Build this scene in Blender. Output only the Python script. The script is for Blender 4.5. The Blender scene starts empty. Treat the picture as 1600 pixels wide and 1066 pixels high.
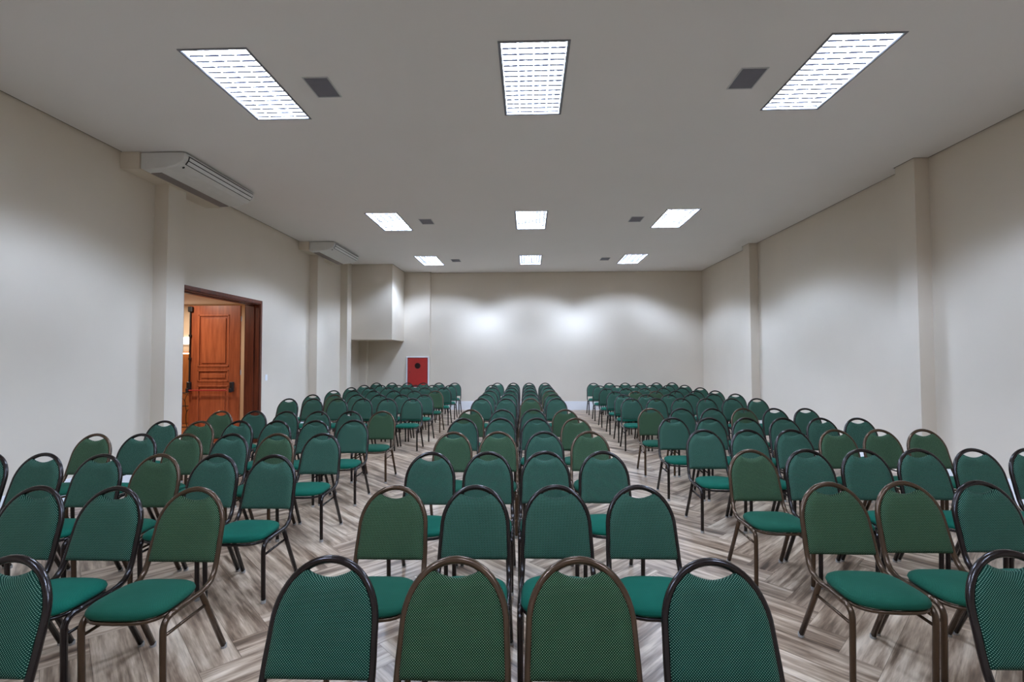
import bpy, bmesh, math, random
from mathutils import Vector, Matrix
random.seed(11)
C = bpy.context.scene.collection
PI = math.pi

# ------------------------------------------------------------------ camera
cam_d = bpy.data.cameras.new('camera')
cam = bpy.data.objects.new('camera', cam_d)
C.objects.link(cam)
bpy.context.scene.camera = cam
cam_d.sensor_fit = 'HORIZONTAL'; cam_d.sensor_width = 36.0
cam_d.lens = 761.53 / 1600 * 36.0
cam_d.clip_start = 0.05; cam_d.clip_end = 100
_y, _p, _r = 0.0343, 0.0330, -0.0023
w = Vector((-math.sin(_y)*math.cos(_p), math.cos(_y)*math.cos(_p), math.sin(_p)))
r = Vector((math.cos(_y), math.sin(_y), 0)); u = r.cross(w)
r2 = r*math.cos(_r)+u*math.sin(_r); u2 = -r*math.sin(_r)+u*math.cos(_r)
M = Matrix((r2, u2, -w)).transposed().to_4x4()
M.translation = Vector((0, 0, 1.65))
cam.matrix_world = M

# ------------------------------------------------------------------ world, exposure
wd = bpy.data.worlds.new('world'); bpy.context.scene.world = wd; wd.use_nodes = True
wd.node_tree.nodes['Background'].inputs[0].default_value = (0.8, 0.9, 1, 1)
wd.node_tree.nodes['Background'].inputs[1].default_value = 0.02
vs = bpy.context.scene.view_settings
vs.view_transform = 'Standard'; vs.look = 'None'; vs.gamma = 1.0; vs.use_curve_mapping = False
vs.exposure = 0.0

# ------------------------------------------------------------------ room measures (m)
XL, XR, YB, YF, H = -5.276, 5.3975, 15.284, -3.2, 4.32
YBL = 15.12           # left part of the back wall stands forward
XBL = -3.086
LX = (-2.727, 0.054, 2.821)            # light columns
LY = (4.035, 8.838, 12.705, -0.77)            # near edge of each light row
LW, LL = 0.60, 1.243
VENTS = [(-2.028, 4.665), (2.105, 4.67), (-2.0, 9.445), (2.09, 9.45), (-2.0, 13.315), (2.085, 13.275)]
VW, VL = 0.25, 0.36

# lamps: one downward area light in each luminaire
LIGHT_W = 93.0
def lamp_light(x, y, parent):
    d = bpy.data.lights.new('lamp_light', 'AREA')
    d.shape = 'RECTANGLE'; d.size = LW-0.06; d.size_y = LL-0.06
    d.energy = LIGHT_W; d.color = (0.70, 0.87, 1.20)
    # photometric curve of the louvred panel: strong towards 55-60 degrees, cut off at about 66
    d.use_nodes = True; t = d.node_tree; em = t.nodes['Emission']
    g = t.nodes.new('ShaderNodeNewGeometry'); dt = t.nodes.new('ShaderNodeVectorMath'); dt.operation = 'DOT_PRODUCT'
    t.links.new(g.outputs['Normal'], dt.inputs[0]); t.links.new(g.outputs['Incoming'], dt.inputs[1])
    ab = t.nodes.new('ShaderNodeMath'); ab.operation = 'ABSOLUTE'; t.links.new(dt.outputs['Value'], ab.inputs[0])
    cr = t.nodes.new('ShaderNodeValToRGB'); el = cr.color_ramp.elements
    curve = ((0.0, 0), (0.36, 0), (0.41, 0.12), (0.465, 0.60), (0.535, 1.0), (0.62, 0.74), (0.72, 0.36), (0.85, 0.22), (1.0, 0.16))
    while len(el) < len(curve): el.new(0.5)
    for e_, (p_, v_) in zip(el, curve): e_.position = p_; e_.color = (v_, v_, v_, 1)
    t.links.new(ab.outputs[0], cr.inputs[0])
    mu = t.nodes.new('ShaderNodeMath'); mu.operation = 'MULTIPLY'; mu.inputs[1].default_value = 4.5
    # cross blades weaken the beam along the length of the panel
    sx = t.nodes.new('ShaderNodeSeparateXYZ'); t.links.new(g.outputs['Incoming'], sx.inputs[0])
    ax = t.nodes.new('ShaderNodeMath'); ax.operation = 'ABSOLUTE'; t.links.new(sx.outputs[0], ax.inputs[0])
    c2 = t.nodes.new('ShaderNodeValToRGB'); e2 = c2.color_ramp.elements
    for _ in range(2): e2.new(0.5)
    for e_, (p_, v_) in zip(e2, ((0.0, 0.34), (0.22, 0.50), (0.48, 1.0), (0.80, 0.80))): e_.position = p_; e_.color = (v_, v_, v_, 1)
    t.links.new(ax.outputs[0], c2.inputs[0])
    m2 = t.nodes.new('ShaderNodeMath'); m2.operation = 'MULTIPLY'; t.links.new(cr.outputs[0], m2.inputs[0]); t.links.new(c2.outputs[0], m2.inputs[1])
    t.links.new(m2.outputs[0], mu.inputs[0])
    t.links.new(mu.outputs[0], em.inputs['Strength'])
    o = bpy.data.objects.new('lamp_light', d); C.objects.link(o)
    o.parent = parent
    o.location = (0, 0, 0.052)
    return o

# ------------------------------------------------------------------ materials
def s2l(c):
    return tuple(((v/255)/12.92 if v/255 <= 0.04045 else ((v/255+0.055)/1.055)**2.4) for v in c)
class NT:
    def __init__(s, name):
        s.m = bpy.data.materials.new(name); s.m.use_nodes = True
        s.t = s.m.node_tree; s.b = s.t.nodes['Principled BSDF']
    def n(s, typ, **k):
        nd = s.t.nodes.new(typ)
        for a, v in k.items(): setattr(nd, a, v)
        return nd
    def l(s, a, b): s.t.links.new(a, b)
    def math(s, op, a, b=None, c=None, clamp=False):
        nd = s.n('ShaderNodeMath', operation=op); nd.use_clamp = clamp
        for i, v in enumerate((a, b, c)):
            if v is None: continue
            if isinstance(v, (int, float)): nd.inputs[i].default_value = v
            else: s.l(v, nd.inputs[i])
        return nd.outputs[0]
    def mix(s, f, a, b):
        nd = s.n('ShaderNodeMix', data_type='RGBA')
        for i, v in ((0, f), (6, a), (7, b)):
            if isinstance(v, (int, float)): nd.inputs[i].default_value = v
            elif isinstance(v, tuple): nd.inputs[i].default_value = (*v, 1)
            else: s.l(v, nd.inputs[i])
        return nd.outputs[2]
    def noise(s, vec, scale, detail=3, rough=0.5):
        nd = s.n('ShaderNodeTexNoise'); nd.inputs['Scale'].default_value = scale
        nd.inputs['Detail'].default_value = detail; nd.inputs['Roughness'].default_value = rough
        if vec is not None: s.l(vec, nd.inputs['Vector'])
        return nd.outputs['Fac']
    def ramp(s, f, stops):
        nd = s.n('ShaderNodeValToRGB'); e = nd.color_ramp.elements
        while len(e) < len(stops): e.new(0.5)
        for el, (p, c) in zip(e, stops): el.position = p; el.color = (*c, 1)
        s.l(f, nd.inputs[0]); return nd.outputs[0]
    def bump(s, h, strength, dist=0.01):
        nd = s.n('ShaderNodeBump'); nd.inputs['Strength'].default_value = strength
        nd.inputs['Distance'].default_value = dist
        s.l(h, nd.inputs['Height']); s.l(nd.outputs[0], s.b.inputs['Normal'])
    def setp(s, col=None, rough=None, metal=None, spec=None):
        if col is not None:
            if isinstance(col, tuple): s.b.inputs['Base Color'].default_value = (*col, 1)
            else: s.l(col, s.b.inputs['Base Color'])
        if rough is not None:
            if isinstance(rough, (int, float)): s.b.inputs['Roughness'].default_value = rough
            else: s.l(rough, s.b.inputs['Roughness'])
        if metal is not None: s.b.inputs['Metallic'].default_value = metal
        if spec is not None: s.b.inputs['Specular IOR Level'].default_value = spec
        return s.m

def mat_paint(name, col, var=0.04, rough=0.75, bump=0.08):
    k = NT(name); tc = k.n('ShaderNodeTexCoord').outputs['Object']
    n1 = k.noise(tc, 1.3, 4); n2 = k.noise(tc, 140, 3)
    c2 = tuple(v*(1-var*2) for v in col)
    k.setp(k.mix(n1, c2, col), rough, 0, 0.25); k.bump(n2, bump, 0.004)
    return k.m
def mat_plain(name, col, rough=0.5, metal=0.0, bump=0.0, spec=0.5):
    k = NT(name); tc = k.n('ShaderNodeTexCoord').outputs['Object']
    n1 = k.noise(tc, 9, 3)
    k.setp(k.mix(n1, tuple(v*0.92 for v in col), tuple(min(1, v*1.05) for v in col)), rough, metal, spec)
    if bump: k.bump(k.noise(tc, 200, 2), bump, 0.002)
    return k.m
def mat_emit(name, col, s):
    k = NT(name); k.b.inputs['Emission Color'].default_value = (*col, 1)
    k.b.inputs['Emission Strength'].default_value = s; k.setp(col, 0.5); return k.m

M_WALL = mat_paint('wall_paint', (0.74, 0.655, 0.54))
M_CEIL = mat_paint('ceiling_paint', (0.83, 0.80, 0.77), 0.02)
M_SKIRT = mat_paint('skirting_paint', (0.86, 0.86, 0.87), 0.01, 0.4)
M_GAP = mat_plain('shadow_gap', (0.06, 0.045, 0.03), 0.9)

def mat_floor():
    k = NT('herringbone_planks')
    uv = k.n('ShaderNodeUVMap').outputs[0]
    at = k.n('ShaderNodeAttribute'); at.attribute_name = 'plank'
    rnd = at.outputs['Fac']
    off = k.n('ShaderNodeVectorMath', operation='MULTIPLY_ADD')
    comb = k.n('ShaderNodeCombineXYZ'); k.l(rnd, comb.inputs[0]); k.l(rnd, comb.inputs[1])
    k.l(comb.outputs[0], off.inputs[0]); off.inputs[1].default_value = (37, 91, 0); k.l(uv, off.inputs[2])
    mp = k.n('ShaderNodeMapping'); mp.inputs['Scale'].default_value = (0.9, 9, 1); k.l(off.outputs[0], mp.inputs[0])
    mp2 = k.n('ShaderNodeMapping'); mp2.inputs['Scale'].default_value = (3.5, 55, 1); k.l(off.outputs[0], mp2.inputs[0])
    g1 = k.noise(mp.outputs[0], 1.6, 5, 0.6); g2 = k.noise(mp2.outputs[0], 1.5, 4, 0.6)
    nd = k.n('ShaderNodeTexNoise'); nd.inputs['Scale'].default_value = 1.1; nd.inputs['Detail'].default_value = 3
    nd.inputs['Distortion'].default_value = 1.2; k.l(mp.outputs[0], nd.inputs['Vector']); g3 = nd.outputs['Fac']
    s = k.math('ADD', k.math('MULTIPLY', g1, 0.5), k.math('MULTIPLY', g2, 0.16))
    s = k.math('ADD', s, k.math('MULTIPLY', g3, 0.34))
    s = k.math('ADD', s, k.math('MULTIPLY', k.math('SUBTRACT', rnd, 0.5), 0.05))
    col = k.ramp(s, [(0.36, s2l((78, 60, 46))), (0.45, s2l((138, 114, 93))), (0.52, s2l((184, 160, 136))), (0.60, s2l((222, 201, 177))), (0.70, s2l((238, 222, 200)))])
    k.setp(col, k.math('ADD', k.math('MULTIPLY', g2, 0.2), 0.26), 0, 0.4)
    k.bump(g2, 0.15, 0.002)
    return k.m
M_FLOOR = mat_floor()

def mat_fabric(name, base, dots, weave=True):
    k = NT(name)
    tc = k.n('ShaderNodeTexCoord').outputs['Object']
    sp = k.n('ShaderNodeSeparateXYZ'); k.l(tc, sp.inputs[0])
    kk = 2*PI/0.0094
    a = k.math('MULTIPLY', sp.outputs[0], kk); b = k.math('MULTIPLY', k.math('ADD', sp.outputs[2], k.math('MULTIPLY', sp.outputs[1], 0.5)), kk*0.92)
    pa = k.math('SINE', k.math('ADD', a, b)); pb = k.math('SINE', k.math('SUBTRACT', a, b))
    d = k.math('MULTIPLY', k.math('SUBTRACT', k.math('ADD', pa, pb), 0.55), 0.85, clamp=True)
    n1 = k.noise(tc, 5, 3); n2 = k.noise(tc, 160, 2)
    c0 = k.mix(n1, tuple(v*0.8 for v in base), tuple(v*1.2 for v in base))
    nf = k.math('MULTIPLY', d, 1.0 if weave else 0.12)
    k.setp(k.mix(nf, c0, dots), 0.8, 0, 0.12)
    k.b.inputs['Sheen Weight'].default_value = 0.04
    k.b.inputs['Sheen Roughness'].default_value = 0.4
    k.bump(k.math('ADD', d, n2), 0.25, 0.0015)
    return k.m
TEAL = (0.002, 0.032, 0.020); OLIVE = (0.005, 0.030, 0.011)
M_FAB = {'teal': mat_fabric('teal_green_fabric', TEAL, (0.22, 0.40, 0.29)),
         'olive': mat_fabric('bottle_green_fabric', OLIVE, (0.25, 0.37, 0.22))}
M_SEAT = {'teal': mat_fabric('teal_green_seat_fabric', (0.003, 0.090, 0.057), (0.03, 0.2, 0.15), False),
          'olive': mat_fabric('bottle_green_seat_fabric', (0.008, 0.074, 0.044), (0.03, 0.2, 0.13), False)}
def mat_metal(name, col, rough, metal):
    k = NT(name); tc = k.n('ShaderNodeTexCoord').outputs['Object']
    k.setp(k.mix(k.noise(tc, 14, 3), tuple(v*0.8 for v in col), tuple(v*1.2 for v in col)), rough, metal, 0.5)
    return k.m
M_FRAME = {'teal': mat_metal('black_brown_lacquered_tube', (0.014, 0.008, 0.007), 0.22, 0.25),
           'olive': mat_metal('bronze_lacquered_tube', (0.085, 0.050, 0.028), 0.25, 0.5)}
M_GLIDE = mat_plain('clear_plastic_glide', (0.35, 0.34, 0.32), 0.35)

def mat_wood(name, a, b, axis=2, rough=0.35):
    k = NT(name); tc = k.n('ShaderNodeTexCoord').outputs['Object']
    mp = k.n('ShaderNodeMapping'); sc = [14, 14, 14]; sc[axis] = 1.3; mp.inputs['Scale'].default_value = sc
    k.l(tc, mp.inputs[0]); n = k.noise(mp.outputs[0], 1.5, 5, 0.6)
    k.setp(k.ramp(n, [(0.3, a), (0.7, b)]), rough, 0, 0.5); k.bump(n, 0.05, 0.002)
    return k.m
M_DOOR = mat_wood('varnished_mahogany', s2l((136, 66, 38)), s2l((178, 98, 60)))
M_DOORP = mat_wood('varnished_mahogany_panel', s2l((150, 76, 44)), s2l((190, 108, 68)))
M_CASE = mat_wood('dark_mahogany', s2l((78, 36, 24)), s2l((112, 56, 36)))
M_BLACK = mat_plain('black_hardware', (0.015, 0.015, 0.016), 0.4)
M_REDBAR = mat_plain('red_bar_paint', (0.42, 0.05, 0.04), 0.25)
M_RED = mat_plain('red_enamel', (0.44, 0.026, 0.020), 0.4)
M_REDD = mat_plain('dark_red_enamel', (0.20, 0.010, 0.012), 0.5)
M_GLASS = mat_plain('dark_glass', (0.02, 0.008, 0.008), 0.1)
M_ACW = mat_plain('off_white_plastic', (0.70, 0.69, 0.66), 0.4)
M_ACG = mat_plain('grey_air_grille', (0.32, 0.27, 0.25), 0.6)
M_ACL = mat_plain('pale_louvre_plastic', (0.78, 0.78, 0.76), 0.35)
M_LOUV = mat_plain('bright_aluminium_louvre', (0.86, 0.88, 0.92), 0.35, 0.3)
M_BLADE = mat_plain('painted_shade_louvre_blade', (0.006, 0.006, 0.008), 0.9, spec=0.0)  # shade on the aluminium cross blades painted in as near-black
M_TRAY = mat_plain('white_reflector', (0.9, 0.92, 0.95), 0.4)
M_RIM = mat_plain('grey_steel_rim', (0.20, 0.20, 0.22), 0.5)
M_TUBE = mat_emit('lit_fluorescent_tube', (0.9, 0.95, 1.0), 11.0)
M_VENT = mat_plain('dark_grey_speaker_grille', (0.24, 0.235, 0.27), 0.7, 0, 0.2)
M_VENTF = mat_plain('grey_vent_frame', (0.55, 0.55, 0.55), 0.5)
M_SW = mat_plain('white_switch_plastic', (0.85, 0.87, 0.9), 0.3)
M_CORR = mat_paint('corridor_cream_paint', (0.72, 0.58, 0.42))
M_CORRB = mat_wood('corridor_brown_panel', s2l((150, 90, 45)), s2l((185, 120, 70)))
M_LAMP = mat_emit('warm_light_strip', (1.0, 0.72, 0.36), 5.0)
M_SIGN = mat_emit('lit_white_panel', (0.95, 0.95, 1.0), 1.3)

# ------------------------------------------------------------------ mesh helpers
def obj(name, bm, mats, parent=None, smooth=False):
    me = bpy.data.meshes.new(name); bm.normal_update(); bm.to_mesh(me); bm.free()
    for m in (mats if isinstance(mats, (list, tuple)) else [mats]): me.materials.append(m)
    if smooth:
        for p in me.polygons: p.use_smooth = True
    o = bpy.data.objects.new(name, me); C.objects.link(o)
    if parent: o.parent = parent
    return o
def struct(name, bm, mats, parent=None, label=None, **k):
    o = obj(name, bm, mats, parent, **k)
    if not parent: o['kind'] = 'structure'
    if label: o['label'] = label
    return o
def thing(name, label, cat, loc=(0, 0, 0), rotz=0, group=None):
    o = bpy.data.objects.new(name, None); C.objects.link(o); o.empty_display_size = 0.1
    o.location = loc; o.rotation_euler = (0, 0, rotz)
    o['label'] = label; o['category'] = cat
    if group: o['group'] = group
    return o
def box(bm, x0, x1, y0, y1, z0, z1, mi=0, bevel=0):
    v = [bm.verts.new(p) for p in ((x0,y0,z0),(x1,y0,z0),(x1,y1,z0),(x0,y1,z0),(x0,y0,z1),(x1,y0,z1),(x1,y1,z1),(x0,y1,z1))]
    fs = [bm.faces.new([v[i] for i in q]) for q in ((0,3,2,1),(4,5,6,7),(0,1,5,4),(1,2,6,5),(2,3,7,6),(3,0,4,7))]
    for f in fs: f.material_index = mi
    if bevel:
        es = list({e for f in fs for e in f.edges})
        bmesh.ops.bevel(bm, geom=es, offset=bevel, segments=2, affect='EDGES', profile=0.5)
    return fs
def boxbm(*a, **k):
    bm = bmesh.new(); box(bm, *a, **k); return bm
def catmull(pts, n=6, closed=False):
    P = [Vector(p) for p in pts]; out = []
    m = len(P); rng = m if closed else m-1
    for i in range(rng):
        p0 = P[(i-1) % m] if (closed or i > 0) else P[0]*2-P[1]
        p1 = P[i]; p2 = P[(i+1) % m]
        p3 = P[(i+2) % m] if (closed or i+2 < m) else P[-1]*2-P[-2]
        for j in range(n):
            t = j/n
            out.append(0.5*((2*p1)+(-p0+p2)*t+(2*p0-5*p1+4*p2-p3)*t*t+(-p0+3*p1-3*p2+p3)*t**3))
    if not closed: out.append(P[-1])
    return out
def tube(bm, pts, rad, seg=8, closed=False, up=Vector((1, 0, 0)), ry=None, cap=True):
    """sweep an ellipse (rad across, ry along 'up') along pts, keeping the section upright relative to 'up'"""
    ry = ry or rad
    n = len(pts); rings = []; prev = None
    for i, p in enumerate(pts):
        if closed: t = pts[(i+1) % n]-pts[(i-1) % n]
        else: t = pts[min(i+1, n-1)]-pts[max(i-1, 0)]
        t.normalize()
        if prev is None:
            a = t.cross(up)
            if a.length < 0.1: a = t.cross(Vector((0.1, 1, 0.01)))
        else: a = prev-t*prev.dot(t)
        a.normalize(); prev = a; b = a.cross(t).normalized()
        rings.append([bm.verts.new(p+a*rad*math.cos(2*PI*k/seg)+b*ry*math.sin(2*PI*k/seg)) for k in range(seg)])
    m = n if closed else n-1
    for i in range(m):
        A, B = rings[i], rings[(i+1) % n]
        for k in range(seg): bm.faces.new((A[k], A[(k+1) % seg], B[(k+1) % seg], B[k]))
    if not closed and cap:
        bm.faces.new(rings[0][::-1]); bm.faces.new(rings[-1])
def cyl(bm, c0, c1, r, seg=16):
    tube(bm, [Vector(c0), Vector(c1)], r, seg)
def V(*a): return Vector(a)
def copytree(o, parent=None):
    c = o.copy(); C.objects.link(c)
    if parent: c.parent = parent
    for ch in list(o.children): copytree(ch, c)
    return c

# ------------------------------------------------------------------ floor: herringbone of 1.2 m planks
def build_floor():
    bm = bmesh.new()
    uvl = bm.loops.layers.uv.new('UVMap'); at = bm.faces.layers.float.new('plank')
    L, W, g = 1.22, 0.203, 0.0007
    s2 = math.sqrt(0.5); OX, OY = 1.72, 0.25
    def put(x0, x1, y0, y1, horiz):
        cx = (x0+x1)/2; cy = (y0+y1)/2
        wx = (cy-cx)*s2+OX; wy = (cx+cy)*s2+OY
        if not (XL-1.1 < wx < XR+1.1 and YF-1 < wy < YB+1): return
        pts = []
        for (a, b) in ((x0+g, y0+g), (x1-g, y0+g), (x1-g, y1-g), (x0+g, y1-g)):
            pts.append(((b-a)*s2+OX, (a+b)*s2+OY))
        # clip against the room
        poly = pts; uvs = [(0, 0), (L, 0), (L, W), (0, W)] if horiz else [(0, 0), (0, W), (L, W), (L, 0)]
        def clip(poly, uvs, ax, lim, keep_less):
            out, uo = [], []
            for i in range(len(poly)):
                p, q = poly[i], poly[(i+1) % len(poly)]; a, b = uvs[i], uvs[(i+1) % len(poly)]
                ip = (p[ax] <= lim) == keep_less; iq = (q[ax] <= lim) == keep_less
                if ip: out.append(p); uo.append(a)
                if ip != iq:
                    t = (lim-p[ax])/(q[ax]-p[ax])
                    out.append((p[0]+t*(q[0]-p[0]), p[1]+t*(q[1]-p[1]))); uo.append((a[0]+t*(b[0]-a[0]), a[1]+t*(b[1]-a[1])))
            return out, uo
        if not horiz: uvs = [(0, 0), (0, W), (L, W), (L, 0)]
        for ax, lim, kl in ((0, XL, False), (0, XR, True), (1, YF, False), (1, YB, True)):
            if poly: poly, uvs = clip(poly, uvs, ax, lim, kl)
        if len(poly) < 3: return
        f = bm.faces.new([bm.verts.new((p[0], p[1], 0)) for p in poly][::-1])
        uvs = uvs[::-1]
        for lp, q in zip(f.loops, uvs): lp[uvl].uv = q
        f[at] = random.random()
    for j in range(-9, 10):
        for k in range(-90, 120):
            ax, ay = j*L, -j*L
            put(k*W+ax, k*W+L+ax, k*W+ay, k*W+W+ay, True)
            put(k*W+L+ax, k*W+L+W+ax, (k+1)*W-L+ay, (k+1)*W+ay, False)
    # dark joint bed and a slab below it
    f = box(bm, XL-0.3, XR+0.3, YF-0.2, YB+0.3, -0.15, -0.002, 1)
    bmesh.ops.recalc_face_normals(bm, faces=[x for x in bm.faces if x not in f])
    for x in bm.faces:
        if x.normal.z < 0 and len(x.verts) >= 3 and all(abs(v.co.z) < 1e-6 for v in x.verts): x.normal_flip()
    return struct('floor', bm, [M_FLOOR, M_GAP])
build_floor()

# ------------------------------------------------------------------ ceiling with openings and a shadow gap at the walls
def build_ceiling():
    bm = bmesh.new()
    G = 0.024
    holes = [(x-LW/2, x+LW/2, y, y+LL) for x in LX for y in LY]
    holes += [(x-VW/2+.01, x+VW/2-.01, y-VL/2+.01, y+VL/2-.01) for x, y in VENTS]
    # pillars and the boxed-in corner cut the ceiling sheet
    G2 = G
    holes += [(XL, XL+0.20+G2, 6.64-G2, 6.99+G2), (XL, XL+0.20+G2, 11.52-G2, 11.87+G2), (XL, XL+0.20+G2, 13.45-G2, 13.80+G2),
              (XR-0.19-G2, XR, 6.68-G2, 7.02+G2), (XR-0.19-G2, XR, 11.61-G2, 11.96+G2),
              (XL, -3.90+G2, 13.77-G2, YB), (XL, XBL+G2, YBL-G2, YB)]
    xs = sorted({XL+G, XR-G, *[v for h in holes for v in h[:2] if XL+G < v < XR-G]})
    ys = sorted({YF+G, YB-G, *[v for h in holes for v in h[2:] if YF+G < v < YB-G]})
    def solid(i, j):
        if i < 0 or j < 0 or i >= len(xs)-1 or j >= len(ys)-1: return False
        cx = (xs[i]+xs[i+1])/2; cy = (ys[j]+ys[j+1])/2
        return not any(h[0] < cx < h[1] and h[2] < cy < h[3] for h in holes)
    T = 0.006
    for i in range(len(xs)-1):
        for j in range(len(ys)-1):
            if not solid(i, j): continue
            x0, x1, y0, y1 = xs[i], xs[i+1], ys[j], ys[j+1]
            def q(*p): bm.faces.new([bm.verts.new(a) for a in p])
            q((x0,y0,H),(x0,y1,H),(x1,y1,H),(x1,y0,H))
            q((x0,y0,H+T),(x1,y0,H+T),(x1,y1,H+T),(x0,y1,H+T))
            if not solid(i-1, j): q((x0,y0,H),(x0,y0,H+T),(x0,y1,H+T),(x0,y1,H))
            if not solid(i+1, j): q((x1,y0,H),(x1,y1,H),(x1,y1,H+T),(x1,y0,H+T))
            if not solid(i, j-1): q((x0,y0,H),(x1,y0,H),(x1,y0,H+T),(x0,y0,H+T))
            if not solid(i, j+1): q((x0,y1,H),(x0,y1,H+T),(x1,y1,H+T),(x1,y1,H))
    bmesh.ops.remove_doubles(bm, verts=bm.verts, dist=1e-5)
    # dark sheet behind the gap: the gap's shade is painted into its colour
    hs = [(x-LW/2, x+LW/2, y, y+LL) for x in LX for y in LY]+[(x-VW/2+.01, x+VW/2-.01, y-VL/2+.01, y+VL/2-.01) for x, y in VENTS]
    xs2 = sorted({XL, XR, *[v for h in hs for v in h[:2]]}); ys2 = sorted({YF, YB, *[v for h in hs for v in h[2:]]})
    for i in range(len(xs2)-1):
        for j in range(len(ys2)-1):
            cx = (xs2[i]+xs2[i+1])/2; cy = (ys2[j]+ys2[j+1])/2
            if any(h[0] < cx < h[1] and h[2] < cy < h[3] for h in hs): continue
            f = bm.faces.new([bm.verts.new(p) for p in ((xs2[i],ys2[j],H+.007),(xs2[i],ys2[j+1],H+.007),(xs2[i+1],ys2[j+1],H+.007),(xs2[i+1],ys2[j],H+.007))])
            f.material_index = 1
    # the slab over the void
    box(bm, XL-0.25, XR+0.25, YF-0.2, YB+0.25, H+0.30, H+0.45, 1)
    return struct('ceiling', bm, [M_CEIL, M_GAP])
build_ceiling()

# ------------------------------------------------------------------ walls
ZT = H+0.30
DY0, DY1, DZ = 7.24, 9.385, 2.715       # door opening
WT = 0.26
bm = bmesh.new()
box(bm, XL-WT, XL, YF-0.2, DY0, 0, ZT); box(bm, XL-WT, XL, DY1, YB+0.25, 0, ZT); box(bm, XL-WT, XL, DY0, DY1, DZ, ZT)
struct('wall_left', bm, M_WALL)
struct('wall_right', boxbm(XR, XR+0.2, YF-0.2, YB+0.25, 0, ZT), M_WALL)
bm = bmesh.new()
box(bm, XBL, XR, YB, YB+0.2, 0, ZT); box(bm, XL, XBL, YBL, YB+0.2, 0, ZT)
struct('wall_back', bm, M_WALL)
struct('wall_front', boxbm(XL, XR, YF-0.2, YF, 0, ZT), M_WALL)
# pillars
for (x0, x1, y0, y1, lab) in (
    (XL, XL+0.20, 6.64, 6.99, 'plastered wall pillar left of the wooden door'),
    (XL, XL+0.20, 11.52, 11.87, 'plastered wall pillar under the farther air conditioner'),
    (XL, XL+0.20, 13.45, 13.77, 'plastered wall pillar beside the hanging corner box'),
    (XL, XL+0.25, YBL-0.16, YBL, 'short plastered pillar in the corner under the box'),
    (XR-0.19, XR, 6.68, 7.02, 'nearer plastered pillar on the right wall'),
    (XR-0.19, XR, 11.61, 11.96, 'farther plastered pillar on the right wall')):
    top = 2.16 if y1 == YBL else ZT
    struct('pillar', boxbm(x0, x1, y0, y1, 0, top), M_WALL, label=lab)
# boxed-in bulkheads
struct('bulkhead', boxbm(XL, -5.02, 6.05, 7.74, 4.10, H-0.001), M_WALL, label='plaster box behind the nearer air conditioner')
struct('bulkhead', boxbm(XL, -5.04, 10.95, 12.75, 4.13, H-0.001), M_WALL, label='plaster box behind the farther air conditioner')
struct('bulkhead', boxbm(XL, -3.90, 13.77, YBL, 2.157, ZT), M_WALL, label='big square plaster box hanging in the far left corner')
# skirting
SK, ST = 0.27, 0.014
def skirt(name, segs):
    bm = bmesh.new()
    for s in segs: box(bm, *s, 0, SK, bevel=0.003)
    struct(name, bm, M_SKIRT)
skirt('baseboard_back', [(XBL, XR, YB-ST, YB), (XL+0.25, XBL, YBL-ST, YBL)])
skirt('baseboard_left', [(XL, XL+ST, YF, 6.64), (XL, XL+ST, 6.99, DY0-0.06), (XL, XL+ST, DY1+0.06, 11.52), (XL, XL+ST, 11.87, 13.45), (XL, XL+ST, 13.77, YBL-0.16)])
skirt('baseboard_right', [(XR-ST, XR, YF, 6.68), (XR-ST, XR, 7.02, 11.61), (XR-ST, XR, 11.96, YB-ST)])

# ------------------------------------------------------------------ door opening, casing, open leaf
bm = bmesh.new()
cw = 0.055
# room side casing
box(bm, XL-0.005, XL+0.016, DY0-cw, DY0+0.01, 0, DZ+cw, bevel=0.004)
box(bm, XL-0.005, XL+0.016, DY1-0.01, DY1+cw, 0, DZ+cw, bevel=0.004)
box(bm, XL-0.005, XL+0.016, DY0+0.01, DY1-0.01, DZ-0.01, DZ+cw, bevel=0.004)
# jamb linings
box(bm, XL-WT-0.03, XL-0.005, DY0, DY0+0.025, 0, DZ); box(bm, XL-WT-0.03, XL-0.005, DY1-0.025, DY1, 0, DZ)
box(bm, XL-WT-0.03, XL-0.005, DY0+0.025, DY1-0.025, DZ-0.025, DZ)
# stop moulding
box(bm, XL-0.13, XL-0.10, DY1-0.045, DY1-0.025, 0, DZ-0.025); box(bm, XL-0.13, XL-0.10, DY0+0.025, DY1-0.025, DZ-0.045, DZ-0.025)
tr = struct('trim_1', bm, M_CASE, label='dark mahogany casing and lining around the door opening')

dr = bpy.data.objects.new('door_1', None); C.objects.link(dr)
HX, HY = XL-WT-0.085, DY1-0.045         # hinge line
dr.location = (HX, HY, 0.012); dr['kind'] = 'structure'
dr['label'] = 'panelled mahogany door leaf standing open with a red panic bar'; dr.empty_display_size = 0.1
DW, DH, DT = 1.0, 2.655, 0.042
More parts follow.
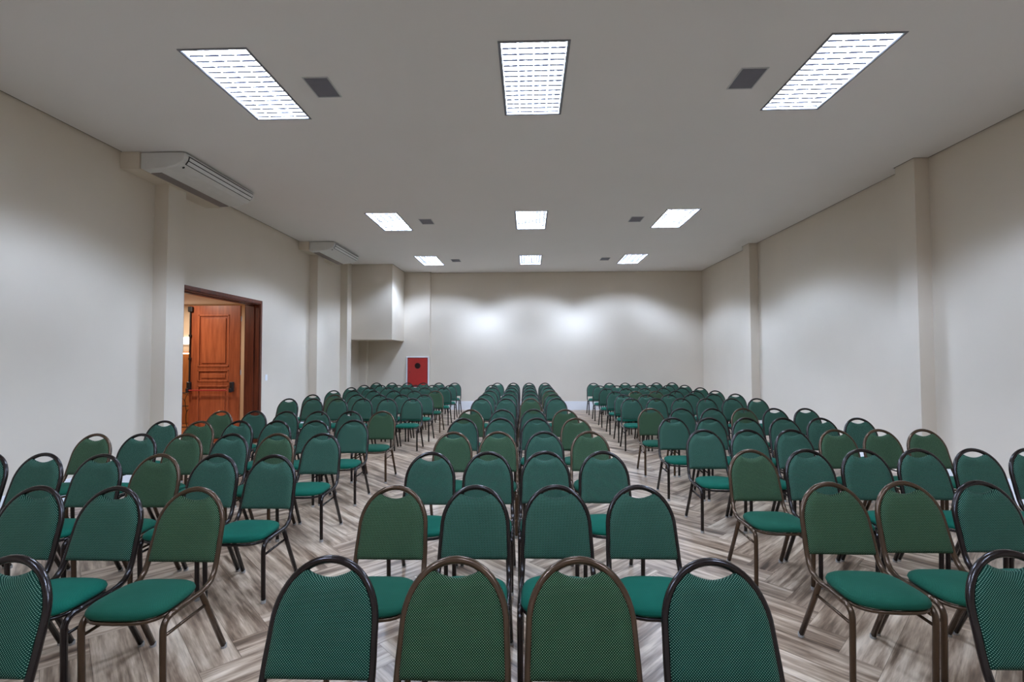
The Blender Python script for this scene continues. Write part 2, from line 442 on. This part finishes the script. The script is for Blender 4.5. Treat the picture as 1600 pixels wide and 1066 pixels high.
# the leaf runs from x=0 to x=-DW, the panelled face towards -y
bm = bmesh.new()
def leafbox(x0, x1, z0, z1, y0, y1, **k): box(bm, -x1, -x0, y0, y1, z0, z1, **k)
st = 0.17
leafbox(0, DW, 0, DH, -DT+0.012, 0)                       # core
leafbox(0, st+0.04, 0, DH, -DT, -DT+0.012); leafbox(DW-st, DW, 0, DH, -DT, -DT+0.012)
for z0, z1 in ((0, 0.22), (1.10, 1.17), (1.40, 1.46), (2.48, DH)): leafbox(st+0.04, DW-st, z0, z1, -DT, -DT+0.012)
obj('leaf', bm, M_DOOR, dr)
for z0, z1 in ((0.22, 1.10), (1.17, 1.40), (1.46, 2.48)):
    bm = bmesh.new()
    a, b = st+0.04, DW-st
    # raised field with a moulding around it
    for (x0, x1, c0, c1) in ((a, a+0.028, z0, z1), (b-0.028, b, z0, z1), (a, b, z0, z0+0.028), (a, b, z1-0.028, z1)):
        box(bm, -x1, -x0, -DT-0.010, -DT+0.008, c0, c1, bevel=0.006)
    box(bm, -b+0.07, -a-0.07, -DT-0.002, -DT+0.014, z0+0.07, z1-0.07, bevel=0.008)
    obj('panel', bm, M_DOORP, dr)
ba = obj('panic_bar', boxbm(-DW+0.05, -0.20, -DT-0.085, -DT-0.060, 0.995, 1.022, bevel=0.008), M_REDBAR, dr)
ba['label'] = 'red push bar'
for xx, nm in ((-DW+0.02, 'bar_bracket'), (-0.13, 'bar_bracket')):
    bm = bmesh.new(); box(bm, xx-0.04, xx+0.035, -DT-0.05, -DT, 0.98, 1.17, bevel=0.012)
    box(bm, xx-0.02, xx+0.02, -DT-0.10, -DT-0.04, 0.97, 1.05, bevel=0.01)
    obj(nm, bm, M_BLACK, dr)
bm = bmesh.new(); box(bm, -DW+0.01, -DW+0.032, -DT-0.03, -DT-0.012, 1.1, 2.60)
for zz in (1.6, 2.05): box(bm, -DW+0.0, -DW+0.045, -DT-0.035, -DT, zz, zz+0.04, bevel=0.004)
box(bm, -DW-0.02, -DW+0.07, -DT-0.05, -DT, 2.53, 2.64, bevel=0.015)
obj('latch_rod', bm, M_BLACK, dr)
for zz in (0.25, 1.3, 2.35):
    bm = bmesh.new(); cyl(bm, (0.012, -DT*0.5, zz), (0.012, -DT*0.5, zz+0.1), 0.009)
    obj('hinge', bm, M_VENTF, dr)

# corridor beyond the door
CX0, CY1 = -10.6, 12.0
struct('wall_corridor', boxbm(CX0, XL-WT, CY1, CY1+0.12, 0, 3.0), M_CORR)
struct('wall_corridor_far', boxbm(CX0-0.12, CX0, 5.0, CY1, 0, 3.0), M_CORR)
struct('wall_corridor_near', boxbm(CX0, XL-WT, 5.0, 5.12, 0, 3.0), M_CORR)
struct('ceiling_corridor', boxbm(CX0-0.1, XL-WT, 5.0, CY1+0.1, 3.0, 3.12), M_CEIL)
struct('floor_corridor', boxbm(CX0-0.1, XL-WT, 5.0, CY1+0.1, -0.12, -0.003), M_CORRB)
bm = boxbm(-9.6, -7.9, CY1-0.03, CY1-0.001, 0.02, 1.80); struct('trim_2', bm, M_CORRB, label='brown timber wall cladding in the corridor')
o = obj('wall_sign', boxbm(-9.3, -8.1, CY1-0.06, CY1-0.001, 1.99, 2.17), M_SIGN); o['label'] = 'bright white lit panel on the corridor wall through the doorway'; o['category'] = 'light panel'
o = obj('light_strip', boxbm(-9.5, -7.95, CY1-0.055, CY1-0.031, 1.745, 1.775), M_LAMP); o['label'] = 'warm glowing light strip above brown cladding in the corridor'; o['category'] = 'light strip'
# corridor down-light (gives the warm light seen on the leaf)
cl = thing('corridor_downlight', 'small round downlight in the corridor ceiling beyond the door', 'ceiling light', (-6.7, 8.3, 3.0))
bm = bmesh.new(); cyl(bm, (0, 0, -0.012), (0, 0, -0.001), 0.09, 24); obj('lens', bm, mat_emit('warm_lens', (1, .8, .6), 4.0), cl)
d = bpy.data.lights.new('lamp_light', 'AREA'); d.shape = 'DISK'; d.size = 0.16; d.energy = 40; d.color = (1.0, 0.86, 0.72)
o = bpy.data.objects.new('lamp_light', d); C.objects.link(o); o.parent = cl; o.location = (0, 0, -0.02)
cl2 = copytree(cl); cl2.location = (-8.4, 10.9, 3.0); cl2['label'] = 'added unseen downlight brightening the corridor wall above the metal screen'  # unseen second lamp, added to brighten the corridor wall
for q in (cl, cl2): q['group'] = 'corridor downlights'
# wrought metal screen with branches
sc = thing('metal_screen', 'low black metal screen with branch shapes seen through the doorway', 'screen', (-8.0, 11.2, 0))
bm = bmesh.new()
for z in (0.03, 0.52, 0.83): tube(bm, [V(-0.9, 0, z), V(0.75, 0, z)], 0.011, 6, up=V(0, 1, 0))
for x in (-0.9, 0.75): tube(bm, [V(x, 0, 0), V(x, 0, 0.84)], 0.012, 6)
obj('frame', bm, M_BLACK, sc)
bm = bmesh.new(); rr = random.Random(4)
def branch(x, z, a, l, d):
    pts = [V(x, 0, z)]
    for i in range(4):
        a += rr.uniform(-0.18, 0.18); x += math.sin(a)*l/4; z += math.cos(a)*l/4
        if z > 0.82: break
        pts.append(V(x, 0, z))
    if len(pts) > 1: tube(bm, pts, 0.009 if d > 1 else 0.006, 5, up=V(0, 1, 0))
    if d > 0 and z < 0.8:
        branch(x, z, a+rr.uniform(0.3, 0.6), l*0.75, d-1); branch(x, z, a-rr.uniform(0.3, 0.6), l*0.75, d-1)
for x in (-0.75, -0.5, -0.25, 0.0, 0.25, 0.5): branch(x, 0.03, rr.uniform(-0.2, 0.2), 0.36, 3)
obj('branch_work', bm, M_BLACK, sc)['kind'] = 'stuff'

# ------------------------------------------------------------------ light switch
sw = thing('light_switch', 'small white light switch plate right of the wooden door', 'light switch', (XL, 9.63, 1.25))
bm = boxbm(0.0005, 0.010, -0.040, 0.040, -0.06, 0.06, bevel=0.003); obj('plate', bm, M_SW, sw)
obj('rocker', boxbm(0.009, 0.015, -0.015, 0.015, -0.028, 0.028, bevel=0.003), M_SW, sw)

# ------------------------------------------------------------------ red hose cabinet on the back wall
rc = thing('hose_cabinet', 'red fire hose cabinet with round dark window on the back wall', 'fire hose cabinet', (-3.47, YBL, 0))
x0, x1, z0, z1 = -0.315, 0.325, 0.72, 1.64
bm = bmesh.new()
t = 0.035
for q in ((x0-t, x1+t, z1, z1+t), (x0-t, x1+t, z0-t, z0), (x0-t, x0, z0, z1), (x1, x1+t, z0, z1)): box(bm, q[0], q[1], -0.03, -0.001, q[2], q[3], bevel=0.004)
o = obj('surround', bm, M_SKIRT, rc); o['label'] = 'white trim'
bm = bmesh.new()
box(bm, x0+0.001, x1-0.001, -0.020, -0.0012, z0+0.001, z1-0.001)
obj('case', bm, M_REDD, rc)
dd = obj('door', boxbm(x0+0.022, x1-0.022, -0.036, -0.019, z0+0.022, z1-0.022, bevel=0.004), M_RED, rc)
bm = bmesh.new(); tube(bm, [V(0.01, -0.040, 1.385), V(0.01, -0.0355, 1.385)], 0.088, 28); obj('window', bm, M_GLASS, dd)
bm = bmesh.new(); tube(bm, [V(0.01+0.092*math.cos(a*PI/14), -0.038, 1.385+0.092*math.sin(a*PI/14)) for a in range(28)], 0.007, 6, closed=True, up=V(0, 1, 0)); obj('window_ring', bm, M_REDD, dd)
obj('lock', boxbm(-0.245, -0.220, -0.044, -0.035, 1.15, 1.22, bevel=0.004), M_REDD, dd)

# ------------------------------------------------------------------ luminaires
def make_luminaire():
    t = thing('ceiling_light', '', 'ceiling light')
    hx, hy = LW/2, LL/2
    bm = bmesh.new()   # tray: open box, inside white
    z1 = 0.10
    def q(*p): bm.faces.new([bm.verts.new(a) for a in p])
    e = 0.004
    box(bm, -hx+e, -hx+e+0.004, -hy+e, hy-e, 0.0, z1); box(bm, hx-e-0.004, hx-e, -hy+e, hy-e, 0.0, z1)
    box(bm, -hx+e, hx-e, -hy+e, -hy+e+0.004, 0.0, z1); box(bm, -hx+e, hx-e, hy-e-0.004, hy-e, 0.0, z1)
    box(bm, -hx+e, hx-e, -hy+e, hy-e, z1, z1+0.004)
    obj('housing', bm, M_TRAY, t)
    bm = bmesh.new(); r0 = 0.009
    box(bm, -hx-r0, -hx+r0, -hy-r0, hy+r0, -0.006, -0.0005); box(bm, hx-r0, hx+r0, -hy-r0, hy+r0, -0.006, -0.0005)
    box(bm, -hx+r0, hx-r0, -hy-r0, -hy+r0, -0.006, -0.0005); box(bm, -hx+r0, hx-r0, hy-r0, hy+r0, -0.006, -0.0005)
    obj('rim', bm, M_RIM, t)
    for i in range(4):
        x = (-1.5+i)*0.142
        bm = bmesh.new(); tube(bm, [V(x, -hy+0.02, 0.078), V(x, hy-0.02, 0.078)], 0.013, 10); obj('tube', bm, M_TUBE, t, smooth=True)
    bm = bmesh.new()
    for i in range(5):
        x = (-2+i)*0.142; x = max(-hx+0.012, min(hx-0.012, x))
        # parabolic side reflectors: thin wedge, wide at the top
        a = 0.002; b = 0.012
        vs_ = [(x-a, 0.001), (x+a, 0.001), (x+b, 0.044), (x-b, 0.044)]
        lo = [bm.verts.new((p[0], -hy+0.01, p[1])) for p in vs_]; hi = [bm.verts.new((p[0], hy-0.01, p[1])) for p in vs_]
        for k in range(4): bm.faces.new((lo[k], lo[(k+1) % 4], hi[(k+1) % 4], hi[k]))
        bm.faces.new(lo[::-1]); bm.faces.new(hi)
    nb = 15
    for i in range(nb):
        y = -hy+0.03+(LL-0.06)*i/(nb-1)
        box(bm, -hx+0.012, hx-0.012, y-0.0015, y+0.0015, 0.006, 0.019, 1)
    obj('louver', bm, [M_LOUV, M_BLADE], t)
    lamp_light(0, 0, t)
    return t
lum = make_luminaire()
COLN = ('left', 'middle', 'right'); ROWN = ('nearest', 'second', 'farthest', '')
first = True
for j, y in enumerate(LY):
    for i, x in enumerate(LX):
        o = lum if first else copytree(lum); first = False
        o.location = (x, y+LL/2, H)
        o['label'] = f'lit louvred fluorescent ceiling panel, {COLN[i]} one of the {ROWN[j]} row'
        if j == 3: o['label'] = f'lit louvred fluorescent ceiling panel above the camera, {COLN[i]} one of that row'
        o['group'] = 'louvred ceiling lights'

# small dark grilles in the ceiling
def make_vent():
    t = thing('ceiling_speaker', '', 'speaker grille')
    hx, hy = VW/2, VL/2
    bm = bmesh.new(); f = 0.012
    box(bm, -hx, -hx+f, -hy, hy, -0.006, -0.0005); box(bm, hx-f, hx, -hy, hy, -0.006, -0.0005)
    box(bm, -hx+f, hx-f, -hy, -hy+f, -0.006, -0.0005); box(bm, -hx+f, hx-f, hy-f, hy, -0.006, -0.0005)
    obj('frame', bm, M_VENTF, t)
    bm = boxbm(-hx+f, hx-f, -hy+f, hy-f, 0.0, 0.02)
    for i in range(24):
        y = -hy+f+(VL-2*f)*(i+0.5)/24; box(bm, -hx+f, hx-f, y-0.004, y+0.004, -0.004, 0.001)
    obj('grille', bm, M_VENT, t)
    return t
vt = make_vent()
for i, (x, y) in enumerate(VENTS):
    o = vt if i == 0 else copytree(vt)
    o.location = (x, y, H); o['group'] = 'small grilles in the ceiling'
    o['label'] = f"small dark ceiling grille beside the {COLN[0 if x < 0 else 2]} light panel of the {ROWN[i//2]} row"

# ------------------------------------------------------------------ air conditioners
def make_ac(LN):
    t = thing('air_conditioner', '', 'air conditioner')
    # profile: x away from the wall, z down from the ceiling
    prof = [(0.0, -0.014), (0.0, -0.215), (0.05, -0.235), (0.20, -0.228), (0.36, -0.213), (0.47, -0.188), (0.545, -0.148), (0.582, -0.098), (0.594, -0.055), (0.585, -0.014)]
    bm = bmesh.new()
    ys = [0, 0.02, LN-0.02, LN]; rings = []
    for k, y in enumerate(ys):
        s = 0.012 if k in (0, 3) else 0
        cx, cz = 0.28, -0.12
        rings.append([bm.verts.new((p[0]+(s if p[0] < cx else -s), y, p[1]+(-s if p[1] > cz else s) * (0 if p[1] > -0.02 else 1))) for p in prof])
    n = len(prof)
    for a, b in zip(rings, rings[1:]):
        for k in range(n): bm.faces.new((a[k], a[(k+1) % n], b[(k+1) % n], b[k]))
    bm.faces.new(rings[0][::-1]); bm.faces.new(rings[-1])
    bmesh.ops.recalc_face_normals(bm, faces=bm.faces)
    obj('casing', bm, M_ACW, t)
    obj('painted_gap_shade', boxbm(0.03, 0.56, 0.03, LN-0.03, -0.015, -0.0005), M_BLACK, t)  # black strip painting in the shadow line between unit and ceiling
    # outlet: dark slot with pale flaps along the nose
    bm = bmesh.new()
    slot = [(0.548, -0.150), (0.586, -0.099), (0.599, -0.054), (0.590, -0.036), (0.570, -0.090), (0.530, -0.140)]
    lo = [bm.verts.new((p[0], 0.07, p[1])) for p in slot]; hi = [bm.verts.new((p[0], LN-0.05, p[1])) for p in slot]
    for k in range(6): bm.faces.new((lo[k], lo[(k+1) % 6], hi[(k+1) % 6], hi[k]))
    bm.faces.new(lo[::-1]); bm.faces.new(hi); bmesh.ops.recalc_face_normals(bm, faces=bm.faces)
    obj('air_outlet', bm, M_BLACK, t)
    def flap(p, q, d=0.006):
        bm = bmesh.new()
        a = Vector((p[0], 0, p[1])); b = Vector((q[0], 0, q[1])); nrm = (b-a).cross(V(0, 1, 0)).normalized()*d
        if nrm.x < 0: nrm = -nrm
        vv = []
        for y in (0.085, LN-0.065):
            for c in (a, b, b+nrm, a+nrm): vv.append(bm.verts.new((c.x, y, c.z)))
        for f in ((0,1,2,3),(7,6,5,4),(0,4,5,1),(1,5,6,2),(2,6,7,3),(3,7,4,0)): bm.faces.new([vv[i] for i in f])
        bmesh.ops.recalc_face_normals(bm, faces=bm.faces)
        return bm
    obj('louvre_flap', flap((0.555, -0.142), (0.583, -0.105)), M_ACL, t)
    obj('louvre_flap', flap((0.588, -0.094), (0.598, -0.058)), M_ACL, t)
    # intake grille on the underside near the wall
    bm = bmesh.new()
    for i in range(10):
        x = 0.055+i*0.0145
        box(bm, x, x+0.009, 0.12, LN-0.05, -0.243+0.0006*i, -0.228)
    obj('intake_grille', bm, M_ACG, t)
    bm = bmesh.new(); tube(bm, [V(0.503, 0.10, -0.176), V(0.495, 0.10, -0.165)], 0.026, 20, up=V(0, 1, 0)); obj('badge_ring', bm, M_ACL, t)
    bm = bmesh.new(); tube(bm, [V(0.505, 0.10, -0.1785), V(0.495, 0.10, -0.165)], 0.017, 20, up=V(0, 1, 0)); obj('badge', bm, M_BLACK, t)
    return t
ac = make_ac(1.60); ac.location = (-5.019, 6.06, H)
ac['label'] = 'large white ceiling air conditioner nearer the camera, left of door'; ac['group'] = 'ceiling air conditioners'
ac2 = copytree(ac); ac2.location = (-5.039, 10.955, H)
ac2['label'] = 'smaller looking white ceiling air conditioner farther away, right of door'

# ------------------------------------------------------------------ banquet chair
TR = 0.0150
def hoop_half(k):   # point on the arch, k from 0 (bottom of arch) to 1 (top)
    a = k*PI/2
    return 0.188*math.cos(a), 0.669+0.209*math.sin(a)
def back_y(z): return 0.262+(z-0.886)*0.32
def smooth_bm(bm): return bm
def make_chair(kind, detail=True):
    fm = M_FRAME[kind]
    t = thing('banquet_chair', '', 'chair')
    # hoop: from one rear bend over the top to the other
    half = []
    for yy, z, x in ((0.045, 0.410, 0.2005), (0.088, 0.427, 0.1995), (0.117, 0.457, 0.1975)): half.append(V(x, yy, z))
    for z, x in ((0.50, 0.195), (0.56, 0.1935), (0.62, 0.190)): half.append(V(x, back_y(z), z))
    for i in range(0, 13): x, z = hoop_half(i/12); half.append(V(x, back_y(z), z))
    full = half+[V(-p.x, p.y, p.z) for p in half[::-1][1:]]
    # side rails go forward from the hoop
    def side(s): return catmull([V(s*0.200, -0.214, 0.402), V(s*0.201, -0.10, 0.405), V(s*0.201, -0.03, 0.403), V(s*0.201, 0.010, 0.4045)], 3)
    pts = side(1)[:-1]+full+side(-1)[::-1][1:]
    bm = bmesh.new(); tube(bm, [p.copy() for p in pts], TR, 8); obj('back_frame', bm, fm, t, smooth=True)
    for s in (1, -1):
        # front leg, curving down from the rail
        bm = bmesh.new()
        p = catmull([V(s*0.200, -0.205, 0.4025), V(s*0.200, -0.237, 0.394), V(s*0.200, -0.259, 0.366), V(s*0.200, -0.262, 0.32), V(s*0.199, -0.2565, 0.16), V(s*0.199, -0.252, 0.012)], 4)
        tube(bm, p, TR, 8); lg = obj('leg', bm, fm, t, smooth=True)
        bm = bmesh.new()
        p2 = [V(s*0.199, 0.012, 0.400), V(s*0.200, 0.066, 0.29), V(s*0.206, 0.204, 0.012)]
        tube(bm, p2, TR, 8); lr = obj('leg', bm, fm, t, smooth=True)
        if detail:
            for par, q in ((lg, p[-1]), (lr, p2[-1])):
                bm = bmesh.new(); tube(bm, [V(q.x, q.y, 0.0), V(q.x, q.y, 0.022)], 0.0165, 10); obj('glide', bm, M_GLIDE, par)
        bm = bmesh.new(); tube(bm, [V(s*0.200, 0.055, 0.318), V(s*0.199, -0.256, 0.318)], 0.0085, 6); obj('stretcher', bm, fm, t, smooth=True)
    # ring under the seat
    def outline(z, inset=0.0, n=40):
        pts = []
        for i in range(n):
            a = 2*PI*i/n; ca, sa = math.cos(a), math.sin(a)
            e = 2/3.6
            px = math.copysign(abs(ca)**e, ca); py = math.copysign(abs(sa)**e, sa)
            yy = -0.128+py*(0.184-inset)
            wd_ = 0.1965-inset+0.007*(-py)
            if py < 0: yy -= 0.012*(1-px*px)
            pts.append(V(px*wd_, yy, z))
        return pts
    bm = bmesh.new(); tube(bm, outline(0.405, 0.012, 28), 0.0095, 6, closed=True, up=V(0, 0, 1)); obj('seat_frame', bm, fm, t, smooth=True)
    # seat cushion: stacked outlines
    bm = bmesh.new()
    layers = [(0.416, 0.018), (0.420, 0.004), (0.432, -0.001), (0.446, 0.004), (0.457, 0.018), (0.465, 0.045), (0.470, 0.085), (0.4725, 0.13)]
    rings = [[bm.verts.new(p) for p in outline(z, ins)] for z, ins in layers]
    for a, b in zip(rings, rings[1:]):
        for k in range(len(a)): bm.faces.new((a[k], a[(k+1) % len(a)], b[(k+1) % len(a)], b[k]))
    bm.faces.new(rings[0][::-1]); bm.faces.new(rings[-1])
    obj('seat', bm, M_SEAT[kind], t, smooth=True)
    # backrest cushion: grid between the hoop sides, notch at the top
    bm = bmesh.new()
    Z0 = 0.507
    out = []      # outline in (x,z), counter-clockwise from the bottom left
    g = 0.006
    for i in range(9): out.append((-0.1885+0.377*i/8, Z0+0.0))
    arch = []
    for i in range(0, 60):
        x, z = hoop_half(i/60)
        arch.append((x-g*math.cos(i/60*PI/2), z-g*math.sin(i/60*PI/2)))
    XN = 0.083
    arch = [p for p in arch if p[0] > XN][::2]
    nz = arch[-1][1]
    right = [(0.1880, 0.545), (0.185, 0.61)]+arch
    notch = [(XN*math.cos(a*PI/18), nz+0.001-0.028*(0.72*math.sin(a*PI/18)+0.14*(1+math.cos(PI*math.cos(a*PI/18))))) for a in range(1, 18)]
    out += right+notch+[(-x, z) for x, z in right[::-1]]
    n = len(out); nrm = []
    for i in range(n):
        p, q = out[i-1], out[(i+1) % n]
        d = Vector((q[0]-p[0], q[1]-p[1])).normalized(); nrm.append(Vector((-d.y, d.x)))   # inward
    # soften the inward direction so that the rings stay tidy at the corners
    for _ in range(3): nrm = [(nrm[i-1]+nrm[i]*2+nrm[(i+1) % n]).normalized() for i in range(n)]
    def ring(ins, yoff):
        rr_ = []
        for (x, z), m_ in zip(out, nrm):
            xx, zz = x+m_.x*ins, z+m_.y*ins
            rr_.append(bm.verts.new((xx, back_y(zz)+yoff, zz)))
        return rr_
    # back shell and edge
    ls = [(0.012, 0.016), (0.006, 0.013), (0.0, 0.004), (0.0, -0.008)]
    rs = [ring(*l) for l in ls]
    for a, b in zip(rs, rs[1:]):
        for k in range(len(a)): bm.faces.new((a[k], a[(k+1) % len(a)], b[(k+1) % len(a)], b[k]))
    bm.faces.new(rs[0][::-1])
    # padded front: the outline cut into a fine net and swelled away from its edge
    b2 = bmesh.new()
    f0 = b2.faces.new([b2.verts.new((x, 0, z)) for x, z in out])
    bmesh.ops.triangulate(b2, faces=[f0])
    for ax, lo_, hi_ in ((0, -0.19, 0.19), (2, Z0, 0.88)):
        c = lo_+0.011
        while c < hi_:
            co = (c, 0, 0) if ax == 0 else (0, 0, c); no = (1, 0, 0) if ax == 0 else (0, 0, 1)
            bmesh.ops.bisect_plane(b2, geom=b2.verts[:]+b2.edges[:]+b2.faces[:], plane_co=co, plane_no=no); c += 0.011
    segs = [(Vector((out[i][0], out[i][1])), Vector((out[(i+1) % n][0], out[(i+1) % n][1]))) for i in range(n)]
    RR = 0.040
    for v in b2.verts:
        p = Vector((v.co.x, v.co.z)); dm = 1e9
        for A_, B_ in segs:
            e = B_-A_; tt = max(0, min(1, (p-A_).dot(e)/e.length_squared)); dm = min(dm, (p-(A_+e*tt)).length)
        q = 1-min(dm, RR)/RR
        v.co.y = back_y(v.co.z)-0.008-0.022*math.sqrt(max(0, 1-q*q))
    mp_ = {v: bm.verts.new(v.co) for v in b2.verts}
    for f in b2.faces: bm.faces.new([mp_[v] for v in f.verts])
    b2.free()
    bmesh.ops.remove_doubles(bm, verts=bm.verts, dist=2e-4)
    bmesh.ops.recalc_face_normals(bm, faces=bm.faces)
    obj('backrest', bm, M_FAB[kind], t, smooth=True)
    return t

# chair places: (block, row) -> list of (x, y) of the top of the hoop
def lin(a, b, n): return [(a[0]+(b[0]-a[0])*i/(n-1), a[1]+(b[1]-a[1])*i/(n-1)) for i in range(n)]
ROWS = {}
CEN = [[(-.738,1.85),(-.269,1.857),(.183,1.867),(.662,1.866)], [(-.776,2.875),(-.309,2.893),(.156,2.91),(.634,2.92)],
       [(-.766,3.90),(-.327,3.925),(.125,3.955),(.588,3.97)], [(-.763,4.965),(-.311,4.997),(.153,5.01),(.614,5.04)],
       [(-.812,6.07),(-.348,6.10),(.092,6.13),(.582,6.125)], [(-.841,7.09),(-.377,7.11),(.062,7.15),(.525,7.13)],
       [(-.872,9.02),(-.416,8.99),(.03,9.02),(.507,9.08)]]
for k, q in enumerate(CEN): ROWS['centre', k] = q
for k, yy in enumerate((10.05, 11.15, 12.25, 13.30, 14.43)):
    dx = -0.010*(k+1); ROWS['centre', k+7] = lin((-.875+dx, yy), (.507+dx*0.6, yy), 4)
# odd seats standing out of line in the photo
ROWS['centre', 10][0] = (-1.005, 13.35)
ROWS['left', 0] = [(-1.926, 1.82)]
ROWS['left', 1] = [(-1.915, 2.81), (-2.39, 2.812), (-2.857, 2.813)]
ROWS['left', 2] = [(-1.967, 3.765), (-2.43, 3.786), (-2.88, 3.776), (-3.32, 3.76), (-3.84, 3.79), (-4.27, 3.795)]
ROWS['left', 3] = [(-2.055, 4.85), (-2.50, 4.828), (-2.95, 4.81), (-3.38, 4.79), (-3.85, 4.781), (-4.303, 4.772)]
ROWS['left', 4] = [(-2.12, 5.90), (-2.56, 5.85), (-3.02, 5.82), (-3.48, 5.80), (-3.91, 5.76), (-4.379, 5.777)]
ROWS['left', 5] = [(-2.06, 6.872), (-2.52, 6.88), (-2.965, 6.85), (-3.42, 6.84), (-3.89, 6.87), (-4.38, 6.866)]
for k, (a, b) in enumerate((((-2.145, 9.0), (-4.44, 8.95)), ((-2.125, 9.93), (-4.43, 9.92)), ((-2.12, 11.05), (-4.50, 11.17)),
                            ((-2.13, 12.22), (-4.50, 12.28)), ((-2.15, 13.28), (-4.52, 13.31)), ((-2.198, 14.47), (-4.56, 14.53)))):
    ROWS['left', k+6] = lin(a, b, 6)
ROWS['right', 0] = [(1.829, 1.98)]
ROWS['right', 1] = [(1.785, 3.02), (2.24, 3.054), (2.70, 3.075)]
ROWS['right', 2] = lin((1.792, 4.067), (4.07, 4.17), 6)
ROWS['right', 3] = lin((1.809, 5.17), (4.07, 5.235), 6)
ROWS['right', 4] = lin((1.794, 6.19), (4.03, 6.185), 6)
ROWS['right', 5] = lin((1.786, 7.295), (4.04, 7.325), 6)
for k, (a, b) in enumerate((((1.872, 9.08), (4.135, 9.05)), ((1.90, 9.92), (4.22, 10.17)), ((1.897, 10.86), (4.17, 11.12)),
                            ((1.873, 11.88), (4.22, 12.22)), ((1.878, 13.05), (4.18, 13.30)), ((1.88, 14.32), (4.21, 14.56)))):
    ROWS['right', k+6] = lin(a, b, 6)
for q in ROWS.values():      # neighbours stand side by side without touching
    for _ in range(40):
        for i in range(len(q)-1):
            (xa, ya), (xb, yb) = q[i], q[i+1]
            g = 0.450-abs(xb-xa)
            if g > 0:
                sg = 1 if xb > xa else -1
                q[i] = (xa-sg*g/2, ya); q[i+1] = (xb+sg*g/2, yb)
BRONZE = {('centre',0,1),('centre',0,2),('centre',1,0),('centre',3,0),('centre',3,1),('centre',4,3),('centre',5,0),('centre',5,3),('centre',6,2),
          ('centre',3,3),('centre',8,3),
          ('left',1,0),('left',2,2),('left',3,1),('left',3,3),('left',3,5),('left',4,4),('left',5,0),('left',5,5),('left',7,4),('left',8,0),
          ('right',1,0),('right',1,1),('right',2,0),('right',3,3),('right',3,4),('right',3,5),('right',5,0),('right',5,3),('right',8,1),('right',8,2)}
ORD = ('first','second','third','fourth','fifth','sixth','seventh','eighth','ninth','tenth','eleventh','twelfth')
protos = {}
rj = random.Random(5)
for (blk, rw), lst in ROWS.items():
    for ci, (x, y) in enumerate(lst):
        kind = 'olive' if (blk, rw, ci) in BRONZE else 'teal'
        key = (kind, rw < 6)
        if key not in protos: o = protos[key] = make_chair(*key)
        else: o = copytree(protos[key])
        rz = rj.uniform(-0.012, 0.012)
        o.rotation_euler = (0, 0, rz)
        # the top of the hoop is 0.24 behind the chair's middle
        x += (0.034 if blk == 'right' else 0.050)*x/y
        o.location = (x+0.24*math.sin(rz), y-0.24*math.cos(rz), 0)
        fr = 'bronze-framed' if kind == 'olive' else 'dark-framed'
        if blk == 'centre':
            o['label'] = f"{fr} green chair, centre block, {ORD[rw]} row from the front, {('leftmost','second from left','third from left','rightmost')[ci]}"
        elif rw == 0:
            o['label'] = f"{fr} green chair cut by the {blk} edge of the photo, front row"
        else:
            o['label'] = f"{fr} green chair, {blk} block, {ORD[rw]} row from front, {ORD[ci]} seat from the aisle"
        o['group'] = f'banquet chairs in the {blk} block'
